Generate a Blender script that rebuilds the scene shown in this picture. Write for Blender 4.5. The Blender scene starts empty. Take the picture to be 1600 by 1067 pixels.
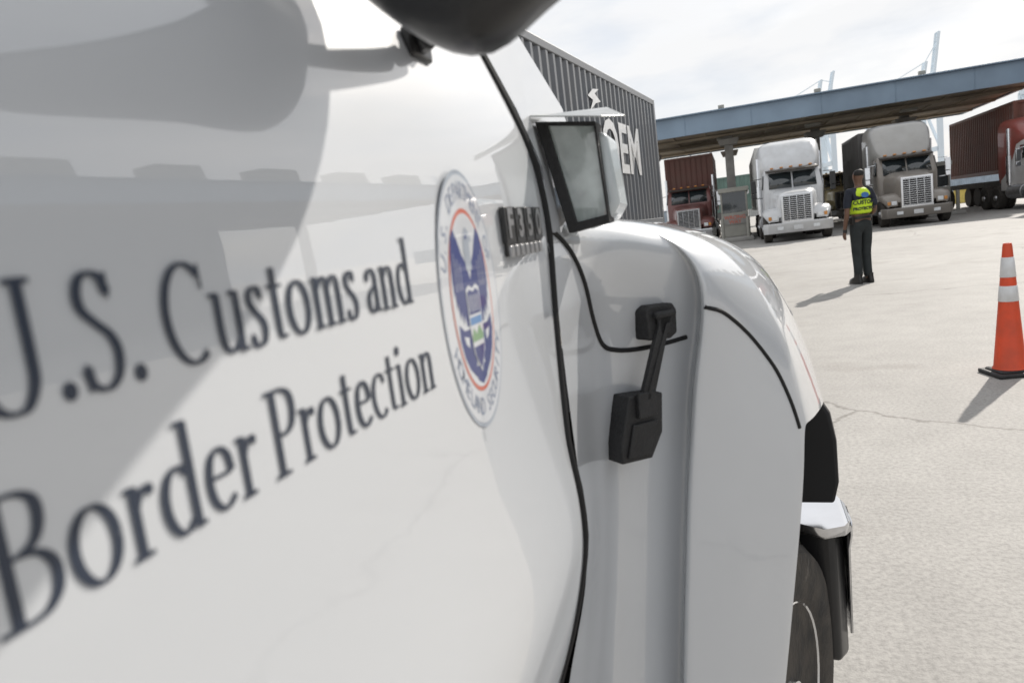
import bpy, math, random
from mathutils import Vector, Matrix, Quaternion
from mathutils.bvhtree import BVHTree
random.seed(7)
S=bpy.context.scene
COL=S.collection
rad=math.radians

# ------------------------------------------------------------------ materials
def mat(name,col,rough=.5,metal=0,coat=0,var=.12,scale=6,bump=0,bscale=60,coatior=1.5,spec=.5,trans=0,dirt=None,dirtamt=0,coatrough=.04):
    m=bpy.data.materials.new(name); m.use_nodes=True
    nt=m.node_tree; b=nt.nodes['Principled BSDF']
    b.inputs['Roughness'].default_value=rough; b.inputs['Metallic'].default_value=metal
    b.inputs['Coat Weight'].default_value=coat; b.inputs['Coat Roughness'].default_value=coatrough
    b.inputs['Coat IOR'].default_value=coatior
    b.inputs['Specular IOR Level'].default_value=spec
    b.inputs['Transmission Weight'].default_value=trans
    tc=nt.nodes.new('ShaderNodeTexCoord')
    n=nt.nodes.new('ShaderNodeTexNoise'); n.inputs['Scale'].default_value=scale; n.inputs['Detail'].default_value=6
    nt.links.new(tc.outputs['Object'],n.inputs['Vector'])
    r=nt.nodes.new('ShaderNodeValToRGB')
    c=Vector(col)
    d=Vector(dirt) if dirt else c*(1-var)
    r.color_ramp.elements[0].position=.3; r.color_ramp.elements[1].position=.7
    lo=c.lerp(d,dirtamt) if dirt else c*(1-var)
    hi=c if dirt else c*(1+var)
    r.color_ramp.elements[0].color=(*[min(1,v) for v in lo],1); r.color_ramp.elements[1].color=(*[min(1,v) for v in hi],1)
    nt.links.new(n.outputs['Fac'],r.inputs['Fac']); nt.links.new(r.outputs['Color'],b.inputs['Base Color'])
    if bump>0:
        n2=nt.nodes.new('ShaderNodeTexNoise'); n2.inputs['Scale'].default_value=bscale; n2.inputs['Detail'].default_value=4
        nt.links.new(tc.outputs['Object'],n2.inputs['Vector'])
        bp=nt.nodes.new('ShaderNodeBump'); bp.inputs['Strength'].default_value=bump; bp.inputs['Distance'].default_value=.01
        nt.links.new(n2.outputs['Fac'],bp.inputs['Height']); nt.links.new(bp.outputs['Normal'],b.inputs['Normal'])
        if coat: nt.links.new(bp.outputs['Normal'],b.inputs['Coat Normal'])
    return m

M={}
M['white']=mat('white_gloss_paint',(.58,.60,.625),.35,0,1,.02,3,coatior=1.85,coatrough=.02,bump=.03,bscale=5)
M['letter']=mat('letter_vinyl',(.022,.032,.055),.4,0,.2,.1,20)
M['gap']=mat('gap_rubber',(.006,.006,.007),.7)
M['rubber']=mat('black_rubber',(.02,.02,.021),.62,0,0,.25,30,.25,200)
M['blackgloss']=mat('black_plastic',(.012,.012,.013),.35,0,.2,.15,20)
M['tyre']=mat('tyre_rubber',(.025,.024,.023),.8,0,0,.3,20,.3,80,dirt=(.12,.1,.08),dirtamt=.5)
M['chrome']=mat('chrome',(.75,.76,.78),.12,1,0,.06,8)
M['steel']=mat('worn_steel',(.42,.42,.43),.35,1,0,.2,10,.1,40)
M['glass']=mat('dark_glass',(.025,.032,.035),.05,0,1,.1,2,coatior=1.6)
M['lens']=mat('lens_glass',(.38,.43,.42),.08,0,1,.4,22,coatior=1.9)
M['lamp']=mat('lamp_glass',(.75,.77,.78),.12,0,1,.1,30)
M['amber']=mat('amber_lens',(.6,.25,.05),.2,0,.6,.1,30)
M['tbox']=mat('pale_plastic',(.55,.60,.62),.25,0,.6,.05,8)
M['visor']=mat('grey_metal_visor',(.42,.43,.42),.3,.6,0,.25,25)
M['navy']=mat('seal_navy',(.030,.045,.18),.4,0,.5,.1,20)
M['sealwhite']=mat('seal_white',(.60,.62,.65),.4,0,.8,.02,20)
M['sealgrey']=mat('seal_grey',(.36,.40,.46),.4,0,.8,.06,20)
M['sealred']=mat('seal_red',(.55,.14,.09),.4,0,.5,.06,20)
M['sealblue']=mat('seal_light_blue',(.10,.24,.48),.4,0,.5,.06,20)
M['sealgreen']=mat('seal_green',(.20,.34,.18),.4,0,.5,.06,20)
M['orange']=mat('cone_orange',(.74,.075,.02),.55,0,.05,.12,8,.1,60,dirt=(.30,.06,.03),dirtamt=.5)
M['reflective']=mat('reflective_white',(.72,.73,.74),.35,0,.3,.08,15,dirt=(.4,.38,.35),dirtamt=.4)
M['skin']=mat('skin',(.16,.085,.055),.5,0,0,.1,20)
M['hair']=mat('hair',(.012,.010,.009),.6,0,0,.3,60,.4,200)
M['uniform']=mat('navy_uniform',(.016,.020,.033),.8,0,0,.3,12,.3,90)
M['trousers']=mat('dark_trousers',(.020,.025,.026),.8,0,0,.3,10,.3,90)
M['hivis']=mat('hivis_yellow',(.62,.85,.03),.6,0,0,.1,8,.2,80)
M['vestblue']=mat('vest_blue',(.05,.16,.42),.6,0,0,.1,8)
M['boot']=mat('boot_leather',(.012,.011,.010),.4,0,.2,.2,20)
M['concrete']=mat('concrete_grey',(.34,.33,.31),.85,0,0,.18,3,.3,30)
M['fascia']=mat('blue_fascia',(.27,.36,.46),.5,0,.1,.10,.5,dirt=(.17,.23,.30),dirtamt=.8)
M['soffit']=mat('soffit_brown',(.34,.29,.22),.8,0,0,.25,.7)
M['yellow']=mat('barrier_yellow',(.62,.48,.12),.6,0,0,.15,5)
M['crane']=mat('crane_hazed_paint',(.74,.82,.88),.6,0,0,.04,.1)  # pale tone carries distance haze in the colour itself
M['booth']=mat('booth_panel',(.36,.35,.31),.6,0,0,.1,3)
M['chassis']=mat('chassis_black',(.03,.028,.027),.7,0,0,.3,5,dirt=(.12,.1,.08),dirtamt=.6)
def paint(name,col,rough=.4,coat=.5,dirt=(.2,.18,.15),amt=.25): return mat(name,col,rough,0,coat,.1,2.5,dirt=dirt,dirtamt=amt)

# ------------------------------------------------------------------ mesh builder
class MB:
    def __init__(s): s.v=[];s.f=[];s.m=[]
    def add(s,vs,fs,mi=0):
        o=len(s.v); s.v+= [tuple(v) for v in vs]
        for f in fs: s.f.append(tuple(i+o for i in f)); s.m.append(mi)
        return s
    def box(s,c,d,mi=0,rz=0,ry=0,rx=0,top=1.0,topy=None):
        x,y,z=d[0]/2,d[1]/2,d[2]/2; ty=top if topy is None else topy
        vs=[(-x,-y,-z),(x,-y,-z),(x,y,-z),(-x,y,-z),(-x*top,-y*ty,z),(x*top,-y*ty,z),(x*top,y*ty,z),(-x*top,y*ty,z)]
        R=Matrix.Rotation(rz,3,'Z')@Matrix.Rotation(ry,3,'Y')@Matrix.Rotation(rx,3,'X')
        vs=[R@Vector(v)+Vector(c) for v in vs]
        return s.add(vs,[(0,3,2,1),(4,5,6,7),(0,1,5,4),(1,2,6,5),(2,3,7,6),(3,0,4,7)],mi)
    def beam(s,a,b,w,mi=0,h=None):
        a=Vector(a);b=Vector(b);d=(b-a).normalized();h=h or w
        up=Vector((0,0,1)) if abs(d.z)<.95 else Vector((0,1,0))
        r=d.cross(up).normalized()*w/2; u=r.cross(d).normalized()*h/2
        vs=[a-r-u,a+r-u,a+r+u,a-r+u,b-r-u,b+r-u,b+r+u,b-r+u]
        return s.add(vs,[(0,3,2,1),(4,5,6,7),(0,1,5,4),(1,2,6,5),(2,3,7,6),(3,0,4,7)],mi)
    def cyl(s,a,b,r1,r2=None,n=20,mi=0,cap=True):
        a=Vector(a);b=Vector(b);r2=r1 if r2 is None else r2
        d=(b-a).normalized(); up=Vector((0,0,1)) if abs(d.z)<.95 else Vector((0,1,0))
        x=d.cross(up).normalized(); y=d.cross(x).normalized()
        vs=[];
        for k,(p,r) in enumerate(((a,r1),(b,r2))):
            for i in range(n):
                t=2*math.pi*i/n; vs.append(p+x*math.cos(t)*r+y*math.sin(t)*r)
        fs=[(i,(i+1)%n,n+(i+1)%n,n+i) for i in range(n)]
        if cap: fs+= [tuple(range(n-1,-1,-1)),tuple(range(n,2*n))]
        return s.add(vs,fs,mi)
    def loft(s,secs,mi=0,cap=True,closed=True):
        n=len(secs[0]); vs=[p for q in secs for p in q]; fs=[]
        for k in range(len(secs)-1):
            for i in range(n if closed else n-1):
                j=(i+1)%n; fs.append((k*n+i,k*n+j,(k+1)*n+j,(k+1)*n+i))
        if cap and closed: fs+=[tuple(range(n-1,-1,-1)),tuple(range((len(secs)-1)*n,len(secs)*n))]
        return s.add(vs,fs,mi)
    def tube(s,pts,r,n=8,mi=0):
        pts=[Vector(p) for p in pts]; secs=[]
        for i,p in enumerate(pts):
            d=(pts[min(i+1,len(pts)-1)]-pts[max(i-1,0)]).normalized()
            up=Vector((1,0,0)) if abs(d.x)<.8 else Vector((0,0,1))
            x=d.cross(up).normalized(); y=d.cross(x).normalized()
            secs.append([p+x*math.cos(2*math.pi*k/n)*r+y*math.sin(2*math.pi*k/n)*r for k in range(n)])
        return s.loft(secs,mi)
    def lathe(s,prof,c,axis='Z',n=32,mi=0):
        secs=[]
        for r,h in prof:
            ring=[]
            for i in range(n):
                t=2*math.pi*i/n
                if axis=='Z': p=(c[0]+r*math.cos(t),c[1]+r*math.sin(t),c[2]+h)
                else: p=(c[0]+h,c[1]+r*math.cos(t),c[2]+r*math.sin(t))
                ring.append(p)
            secs.append(ring)
        return s.loft(secs,mi)
    def obj(s,name,mats,parent=None,bevel=0,sub=0,ang=35,bseg=2,loc=None,solid=0):
        me=bpy.data.meshes.new(name); me.from_pydata(s.v,[],s.f)
        if not isinstance(mats,(list,tuple)): mats=[mats]
        for m in mats: me.materials.append(m)
        for p,mi in zip(me.polygons,s.m): p.material_index=min(mi,len(mats)-1); p.use_smooth=True
        me.update()
        if not sub:
            try: me.set_sharp_from_angle(angle=rad(ang))
            except Exception: pass
        o=bpy.data.objects.new(name,me); COL.objects.link(o)
        if parent: o.parent=parent
        if loc: o.location=loc
        if solid:
            q=o.modifiers.new('s','SOLIDIFY'); q.thickness=solid; q.offset=-1
        if bevel:
            q=o.modifiers.new('b','BEVEL'); q.width=bevel; q.segments=bseg; q.limit_method='ANGLE'; q.angle_limit=rad(40)
        if sub:
            q=o.modifiers.new('ss','SUBSURF'); q.levels=sub; q.render_levels=sub
        return o
def empty(name,parent=None,loc=(0,0,0),rz=0,label=None,cat=None,group=None):
    o=bpy.data.objects.new(name,None); COL.objects.link(o); o.location=loc; o.rotation_euler=(0,0,rz); o.empty_display_size=.2
    if parent:o.parent=parent
    if label:o['label']=label
    if cat:o['category']=cat
    if group:o['group']=group
    return o
def spline(pts,k=8,closed=False):
    P=[Vector(p) for p in pts]; out=[]; n=len(P)
    for i in range(n if closed else n-1):
        if closed: p0,p1,p2,p3=P[(i-1)%n],P[i],P[(i+1)%n],P[(i+2)%n]
        else: p0,p1,p2,p3=P[max(i-1,0)],P[i],P[i+1],P[min(i+2,n-1)]
        for j in range(k):
            t=j/k
            out.append(.5*((2*p1)+(-p0+p2)*t+(2*p0-5*p1+4*p2-p3)*t*t+(-p0+3*p1-3*p2+p3)*t**3))
    if not closed: out.append(P[-1])
    return out
def text_geo(txt,size=1,offset=0):
    cu=bpy.data.curves.new('t','FONT'); cu.body=txt; cu.size=size; cu.align_x='CENTER'; cu.align_y='CENTER'; cu.resolution_u=3; cu.offset=offset
    o=bpy.data.objects.new('t',cu); COL.objects.link(o)
    dg=bpy.context.evaluated_depsgraph_get(); me=o.evaluated_get(dg).to_mesh()
    vs=[v.co.copy() for v in me.vertices]; fs=[tuple(p.vertices) for p in me.polygons]
    o.evaluated_get(dg).to_mesh_clear(); bpy.data.objects.remove(o); bpy.data.curves.remove(cu)
    return vs,fs

# ------------------------------------------------------------------ serif lettering
TH,TN=.114,.038
def arc(cx,cy,rx,ry,a0,a1,n=14): return [(cx+rx*math.cos(rad(a0+(a1-a0)*i/n)),cy+ry*math.sin(rad(a0+(a1-a0)*i/n))) for i in range(n+1)]
def glyph(ch):
    s=[];ser=[];dots=[]
    if ch=='U': s=[[(.17,1),(.17,.4),(.19,.2),(.28,.06),(.42,.015),(.54,.05),(.63,.2),(.65,.4),(.65,1)]];ser=[(.17,.975,.15),(.65,.975,.13)];w=.82
    elif ch=='.': dots=[(.13,.075,.08)];w=.28
    elif ch=='S': s=[[(.45,.80),(.40,.93),(.29,.98),(.17,.94),(.11,.81),(.14,.68),(.27,.56),(.40,.45),(.46,.30),(.42,.12),(.30,.02),(.18,.03),(.10,.09),(.07,.22)],[(.46,.98),(.455,.76)],[(.065,.02),(.065,.25)]];w=.55
    elif ch=='C': s=[arc(.44,.5,.34,.48,48,305,18),[(.68,.97),(.69,.72)]];w=.76
    elif ch=='B': s=[[(.18,.98),(.18,.02)],[(.18,.975),(.36,.975),(.5,.9),(.52,.75),(.45,.6),(.3,.53),(.18,.53)],[(.3,.53),(.47,.49),(.58,.36),(.57,.18),(.46,.06),(.32,.025),(.18,.025)]];ser=[(.13,.975,.11),(.13,.025,.11)];w=.68
    elif ch=='P': s=[[(.18,.98),(.18,.02)],[(.18,.975),(.36,.975),(.52,.9),(.56,.73),(.5,.55),(.36,.47),(.22,.48)]];ser=[(.13,.975,.11),(.19,.025,.16)];w=.62
    elif ch=='u': s=[[(.15,.64),(.15,.24),(.19,.09),(.29,.035),(.4,.07),(.49,.17)],[(.49,.64),(.49,.04)]];ser=[(.10,.635,.08),(.44,.635,.08),(.53,.025,.08)];w=.64
    elif ch=='s': s=[[(.32,.54),(.28,.63),(.2,.645),(.12,.6),(.1,.5),(.17,.4),(.28,.31),(.34,.2),(.3,.06),(.2,.015),(.12,.03),(.07,.13)],[(.34,.64),(.335,.5)],[(.06,.02),(.06,.16)]];w=.44
    elif ch=='t': s=[[(.2,.84),(.2,.18),(.24,.05),(.36,.05)],[(.05,.63),(.37,.63)]];w=.40
    elif ch=='o': s=[arc(.31,.33,.225,.31,0,360,22)];w=.62
    elif ch=='m': s=[[(.16,.64),(.16,.02)],[(.16,.48),(.26,.6),(.36,.63),(.44,.57),(.46,.42),(.46,.02)],[(.46,.48),(.56,.6),(.66,.63),(.74,.57),(.76,.42),(.76,.02)]];ser=[(.12,.635,.07),(.16,.025,.12),(.46,.025,.12),(.76,.025,.12)];w=.93
    elif ch=='n': s=[[(.16,.64),(.16,.02)],[(.16,.48),(.26,.6),(.37,.63),(.46,.57),(.48,.42),(.48,.02)]];ser=[(.12,.635,.07),(.16,.025,.12),(.48,.025,.12)];w=.65
    elif ch=='r': s=[[(.16,.64),(.16,.02)],[(.17,.46),(.25,.58),(.36,.61)]];ser=[(.12,.635,.07),(.17,.025,.13)];dots=[(.36,.575,.055)];w=.43
    elif ch=='a': s=[[(.1,.5),(.17,.61),(.29,.63),(.38,.55),(.39,.4),(.39,.12),(.43,.04),(.5,.05)],[(.38,.4),(.2,.33),(.11,.22),(.13,.08),(.24,.03),(.33,.08),(.39,.17)]];dots=[(.12,.51,.045)];w=.52
    elif ch=='d': s=[arc(.3,.33,.2,.31,48,312,16),[(.49,1.03),(.49,.04)]];ser=[(.44,1.03,.09),(.53,.025,.08)];w=.64
    elif ch=='e': s=[[(.1,.37),(.46,.37)],[(.465,.37),(.43,.55),(.3,.64),(.16,.56),(.1,.33),(.15,.12),(.3,.03),(.47,.12)]];w=.54
    elif ch=='c': s=[arc(.3,.33,.22,.31,50,315,16)];dots=[(.44,.54,.05)];w=.50
    elif ch=='i': s=[[(.16,.64),(.16,.02)]];ser=[(.12,.635,.07),(.16,.025,.12)];dots=[(.16,.86,.075)];w=.32
    else: w=.22
    return s,ser,dots,w
def serif_text(mb,txt,y0,y1,zb,H,x):
    tot=sum(glyph(c)[3] for c in txt); sx=(y1-y0)/tot; cx=0; lay=0
    def T(a,b): return (x+lay*.00002,y0+(cx+a)*sx,zb+b*H)
    for c in txt:
        s,ser,dots,w=glyph(c)
        for st in s:
            P=spline([(a,b,0) for a,b in st],4) if len(st)>2 else [Vector((a,b,0)) for a,b in st]
            L=[];R=[]
            for i,p in enumerate(P):
                d=(P[min(i+1,len(P)-1)]-P[max(i-1,0)]).normalized()
                wd=TN+(TH-TN)*min(1,abs(d.y)**1.3*1.02)
                if len(st)==2 and abs(d.y)>.9 and abs(P[0].y-P[-1].y)<.3: wd=.04
                nx,ny=-d.y,d.x
                L.append(T(p.x+nx*wd/2,p.y+ny*wd/2)); R.append(T(p.x-nx*wd/2,p.y-ny*wd/2))
            n=len(P); mb.add(L+R,[(i,n+i,n+i+1,i+1) for i in range(n-1)]); lay+=1
        for a,b,hw in ser:
            mb.add([T(a-hw,b-.022),T(a+hw,b-.022),T(a+hw*.95,b+.022),T(a-hw*.95,b+.022)],[(0,1,2,3)]); lay+=1
        for a,b,r in dots:
            mb.add([T(a+r*math.cos(k*math.pi/8),b+r*math.sin(k*math.pi/8)) for k in range(16)],[tuple(range(16))]); lay+=1
        cx+=w; lay%=12

# ================================================================== PATROL TRUCK (near)
def prof(z):
    T=[(.55,-.30),(.8,-.255),(.90,-.225),(.95,-.207),(1.016,-.190),(1.061,-.183),(1.114,-.185),(1.177,-.188),(1.237,-.19),(1.32,-.19),(1.40,-.19),(1.47,-.192),(1.53,-.208),(1.60,-.234)]
    if z<=T[0][0]:return T[0][1]
    for (a,xa),(b,xb) in zip(T,T[1:]):
        if z<=b: return xa+(xb-xa)*(z-a)/(b-a)
    return T[-1][1]-(z-1.6)*.35
pt=empty('patrol_truck',label='white government patrol pickup with dark serif door lettering and seal',cat='truck')
zs=[1.60,1.565,1.53,1.50,1.47,1.43,1.40,1.36,1.32,1.28,1.237,1.2,1.177,1.14,1.114,1.085,1.061,1.04,1.016,.985,.95,.92,.90,.85,.8,.7,.6]
seamT=[(.55,.68),(.9,.70),(.95,.71),(1.016,.72),(1.061,.728),(1.114,.728),(1.177,.712),(1.237,.72),(1.32,.728),(1.40,.742),(1.47,.734),(1.53,.715),(1.6,.697)]
def seamy(z):
    for (a,ya),(b,yb) in zip(seamT,seamT[1:]):
        if z<=b: return ya+(yb-ya)*(z-a)/(b-a)
    return seamT[-1][1]
def smoothprof(z): return (prof(z-.03)+2*prof(z)+prof(z+.03)+prof(z-.015)+prof(z+.015))/6
mb=MB(); ys=[-.75,-.5,-.3,-.1,.1,.3,.5,.62]
secs=[]
for z in zs:
    se=seamy(z)-.003
    secs.append([(smoothprof(z),y,z) for y in ys]+[(smoothprof(z),se-.012,z),(smoothprof(z)-.001,se-.003,z),(smoothprof(z)-.006,se,z),(smoothprof(z)-.03,se,z)])
mb.loft(secs,closed=False)
door=mb.obj('door',M['white'],pt,sub=1)
door['label']='glossy white front door with agency lettering and round seal'
mb=MB(); mb.box((-.172,-.62,1.42),(.03,.14,.028)); mb.box((-.185,-.62,1.42),(.012,.19,.06),1)
mb.obj('handle',[M['blackgloss'],M['white']],door,bevel=.006)
mb=MB()
serif_text(mb,'U.S. Customs and',.1235,.390,1.3685,.0375,-.18955)
serif_text(mb,'Border Protection',.1185,.405,1.312,.0375,-.18955)
lt=mb.obj('lettering',M['letter'],door); lt['label']='dark navy serif lettering in two lines'
# seal
SC=(.4865,1.3575); SYS=.60; SR=.0955
def sp(layer,a,b,): return (-.1894+layer*.00010,SC[0]+a*SYS*SR,SC[1]+b*SR)
def disc(mb,l,r,mi,n=64): mb.add([sp(l,r*math.cos(2*math.pi*k/n),r*math.sin(2*math.pi*k/n)) for k in range(n)],[tuple(range(n))],mi)
def spoly(mb,l,pts,mi): mb.add([sp(l,a,b) for a,b in pts],[tuple(range(len(pts)))],mi)
mb=MB()
disc(mb,0,1.0,2);disc(mb,1,.965,1);disc(mb,3,.71,3);disc(mb,4,.675,1)
for sgn in (1,-1):
    w=[(.0,.16),(.10,.30),(.20,.36),(.30,.47),(.40,.56),(.50,.50),(.57,.38),(.60,.22),(.60,.06),(.57,.10),(.56,-.04),(.52,.02),(.49,-.12),(.44,-.05),(.40,-.16),(.35,-.08),(.30,-.18),(.0,-.15)]
    spoly(mb,5,[(a*sgn,b) for a,b in w],0)
    for q in range(3):
        a0=.30+q*.09; spoly(mb,6,[(a*sgn,b) for a,b in [(a0,.30+q*.04),(a0+.012,.30+q*.04),(a0+.024,.10),(a0+.01,.10)]],1)
    spoly(mb,5,[(a*sgn,b) for a,b in [(.20,-.20),(.42,-.20),(.57,-.14),(.58,-.26),(.50,-.40),(.38,-.50),(.20,-.58),(.1,-.40)]],0)
    spoly(mb,6,[(a*sgn,b) for a,b in [(.30,-.26),(.46,-.24),(.42,-.30),(.32,-.34)]],1)
spoly(mb,5.2,[(-.26,-.50),(.26,-.50),(.16,-.61),(0,-.655),(-.16,-.61)],0)
spoly(mb,6,[(-.10,.24),(-.12,.40),(-.08,.52),(.02,.57),(.10,.54),(.20,.46),(.11,.45),(.09,.34),(.10,.24)],2)
spoly(mb,7,[(-.03,.50),(.03,.52),(.03,.48),(-.02,.47)],0)
sh=[(-.23,.10),(-.12,.13),(0,.10),(.12,.13),(.23,.10),(.23,-.2),(.19,-.40),(.0,-.56),(-.19,-.40),(-.23,-.2)]
spoly(mb,8,sh,1)
spoly(mb,9,[(-.20,.07),(-.11,.095),(0,.07),(.11,.095),(.20,.07),(.20,-.10),(-.20,-.10)],0)
for k in range(5): spoly(mb,10,[(-.165+k*.07,.05),(-.145+k*.07,.05),(-.145+k*.07,-.08),(-.165+k*.07,-.08)],1)
spoly(mb,9,[(-.20,-.12),(.20,-.12),(.20,-.18),(-.20,-.18)],4)
spoly(mb,9.5,[(-.20,-.27),(-.12,-.20),(-.04,-.26),(.08,-.19),(.20,-.27),(.19,-.31),(-.19,-.31)],5)
spoly(mb,9,[(-.18,-.35),(.18,-.35),(.15,-.42),(0,-.53),(-.15,-.42)],0)
def ringtext(txt,r,a0,a1,size,flip):
    n=len(txt)
    for i,c in enumerate(txt):
        if c==' ':continue
        t=rad(a0+(a1-a0)*(i+.5)/n); vs,fs=text_geo(c,size,0)
        ph=t-math.pi/2 if not flip else t+math.pi/2
        out=[]
        for v in vs:
            a=r*math.cos(t)+v.x*math.cos(ph)-v.y*math.sin(ph); b=r*math.sin(t)+v.x*math.sin(ph)+v.y*math.cos(ph)
            out.append(sp(3,a,b))
        mb.add(out,fs,6)
ringtext('U.S. DEPARTMENT OF',.84,162,18,.20,False)
ringtext('HOMELAND SECURITY',.84,202,338,.20,True)
sl=mb.obj('seal',[M['navy'],M['sealwhite'],M['sealgrey'],M['sealred'],M['sealblue'],M['sealgreen'],mat('seal_text_grey',(.24,.28,.37),.5)],door)
sl['label']='round white seal with navy eagle, shield and red ring'
# badge
mb=MB(); x0=-.1875
mb.box((x0-.001,.634,1.402),(.003,.112,.036),0)
for k,c in enumerate('F350'):
    yc=.588+k*.030
    mb.box((x0,yc,1.411),(.005,.026,.031),0)
    vs,fs=text_geo(c,.034,.0012); mb.add([(x0+.0032,yc+v.x,1.411+v.y) for v in vs],fs,1)
for k in range(7):
    mb.box((x0+.0015,.586+k*.0155,1.388),(.003,.0105,.010),1)
b=mb.obj('badge',[M['blackgloss'],M['steel']],door,bevel=.0006); b['label']='small chrome and black model badge characters'
# ---- fender / cowl / hood side
E1=[-.050,-.056,-.074,-.085,-.096,-.106,-.120,-.141]
Zr=[1.31,1.25,1.17,1.08,1.0,.9,.78,.55]
def fold(off): return [(E1[k]+off,Zr[k]) for k in range(8)]
ST=[
 (.738,.738,[(-.6,1.47),(-.22,1.445),(-.195,1.405),(-.19,1.37),(-.19,1.31),(-.19,1.25),(-.189,1.17),(-.186,1.08),(-.19,1.0),(-.222,.9),(-.25,.78),(-.29,.55)]),
 (.80,.79,[(-.6,1.46),(-.215,1.44),(-.19,1.407),(-.186,1.365),(-.189,1.31),(-.191,1.25),(-.191,1.17),(-.191,1.08),(-.196,1.0),(-.215,.9),(-.24,.78),(-.27,.55)]),
 (.88,.86,[(-.6,1.45),(-.212,1.434),(-.178,1.408),(-.168,1.365),(-.182,1.31),(-.190,1.25),(-.193,1.17),(-.196,1.08),(-.205,1.0),(-.217,.9),(-.235,.78),(-.26,.55)]),
 (.94,.90,[(-.6,1.44),(-.21,1.428),(-.160,1.407),(-.134,1.368),(-.155,1.31),(-.170,1.25),(-.177,1.17),(-.182,1.08),(-.190,1.0),(-.203,.9),(-.215,.78),(-.235,.55)]),
 (.985,.93,[(-.6,1.44),(-.21,1.426),(-.146,1.404),(-.108,1.368)]+[(-.108,1.31),(-.118,1.25),(-.130,1.17),(-.138,1.08),(-.147,1.0),(-.158,.9),(-.172,.78),(-.195,.55)]),
 (1.022,.950,[(-.6,1.44),(-.21,1.425),(-.140,1.402),(-.089,1.365)]+fold(-.024)),
 (1.036,.962,[(-.6,1.44),(-.21,1.425),(-.136,1.401),(-.078,1.363)]+fold(-.009)),
 (1.026,.970,[(-.6,1.44),(-.21,1.425),(-.134,1.401),(-.073,1.362)]+fold(-.001)),
 (.992,.976,[(-.6,1.44),(-.21,1.425),(-.132,1.400),(-.069,1.361)]+fold(-.001)),
 (.980,.982,[(-.6,1.44),(-.21,1.425),(-.131,1.400),(-.066,1.360)]+fold(.004)),
 (.988,.992,[(-.6,1.44),(-.21,1.425),(-.128,1.399),(-.060,1.360)]+fold(.017)),
 (1.02,1.02,[(-.6,1.435),(-.21,1.423),(-.118,1.397),(-.046,1.357),(-.018,1.31),(-.012,1.25),(-.018,1.17),(-.024,1.08),(-.032,1.0),(-.042,.9),(-.056,.78),(-.076,.55)]),
 (1.07,1.07,[(-.6,1.43),(-.21,1.422),(-.108,1.395),(-.038,1.355),(.000,1.308),(.018,1.248),(.026,1.17),(.026,1.08),(.021,1.0),(.010,.9),(-.004,.78),(-.026,.55)]),
 (1.11,1.11,[(-.6,1.43),(-.21,1.421),(-.103,1.393),(-.030,1.354),(.010,1.304),(.040,1.243),(.059,1.17),(.068,1.08),(.064,1.0),(.053,.9),(.036,.78),(.005,.55)]),
 (1.122,1.122,[(-.6,1.43),(-.21,1.421),(-.103,1.392),(-.029,1.353),(.012,1.303),(.044,1.243),(.064,1.17),(.076,1.07),(.073,1.0),(.061,.9),(.044,.78),(.012,.55)]),
 (1.135,1.135,[(-.6,1.43),(-.21,1.42),(-.103,1.392),(-.029,1.353),(.014,1.303),(.047,1.243),(.071,1.17),(.085,1.062)]),
 (1.3,1.3,[(-.6,1.42),(-.21,1.418),(-.1,1.389),(-.020,1.354),(.037,1.309),(.070,1.25),(.101,1.17),(.128,1.055)]),
 (1.5,1.5,[(-.6,1.41),(-.21,1.41),(-.1,1.38),(-.01,1.34),(.040,1.29),(.078,1.22),(.110,1.13),(.134,1.01)]),
 (1.66,1.66,[(-.6,1.39),(-.21,1.39),(-.1,1.36),(-.01,1.315),(.040,1.26),(.075,1.18),(.105,1.09),(.128,.965)]),
 (1.84,1.84,[(-.6,1.33),(-.21,1.33),(-.1,1.30),(-.01,1.25),(.035,1.18),(.065,1.09),(.085,.97),(.10,.85)]),
 (1.93,1.93,[(-.6,1.10),(-.21,1.10),(-.12,1.08),(-.05,1.05),(.0,1.0),(.03,.95),(.045,.86),(.05,.78)]),
]
mb=MB(); idx={}
for i,(yl,yu,r) in enumerate(ST):
    for j,(x,z) in enumerate(r):
        y=yu if j<=2 else (yu*.75+yl*.25 if j==3 else yl)
        if j==4: y=yl*.8+yu*.2
        idx[(i,j)]=len(mb.v); mb.v.append((x,y,z))
for i in range(len(ST)-1):
    for j in range(11):
        k=[(i,j),(i,j+1),(i+1,j+1),(i+1,j)]
        if all(q in idx for q in k): mb.f.append(tuple(idx[q] for q in k)); mb.m.append(0)
fen=mb.obj('fender',M['white'],pt,sub=3); fen['label']='bulging white front fender and hood side with recess'
bpy.context.view_layer.update()
bvh=BVHTree.FromObject(fen,bpy.context.evaluated_depsgraph_get())
def snap(p,off=0.0):
    q,n,_,_=bvh.find_nearest(Vector(p))
    return q+n*off if n.dot(Vector((1,-.6,.2)))>0 else q-n*off
# hood slab, far side
mb=MB()
mb.loft([[(-.55,.75,1.462),(-1.5,.75,1.462),(-1.86,.75,1.40),(-1.86,.75,.6)],[(-.55,1.3,1.421),(-1.5,1.3,1.421),(-1.86,1.3,1.36),(-1.86,1.3,.6)],[(-.55,1.66,1.391),(-1.5,1.66,1.391),(-1.86,1.66,1.3),(-1.86,1.66,.6)],[(-.55,1.84,1.331),(-1.5,1.84,1.331),(-1.84,1.84,1.2),(-1.84,1.84,.6)],[(-.55,1.93,1.10),(-1.5,1.93,1.10),(-1.8,1.93,1.0),(-1.8,1.93,.6)]],closed=False)
mb.box((-.86,1.90,.9),(1.6,.06,.36))
mb.obj('hood',M['white'],pt,ang=50)
mb=MB(); mb.box((-.86,1.94,.88),(1.1,.03,.3),0)
for k in range(6): mb.box((-.86,1.96,.76+k*.05),(1.08,.02,.018),1)
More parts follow.
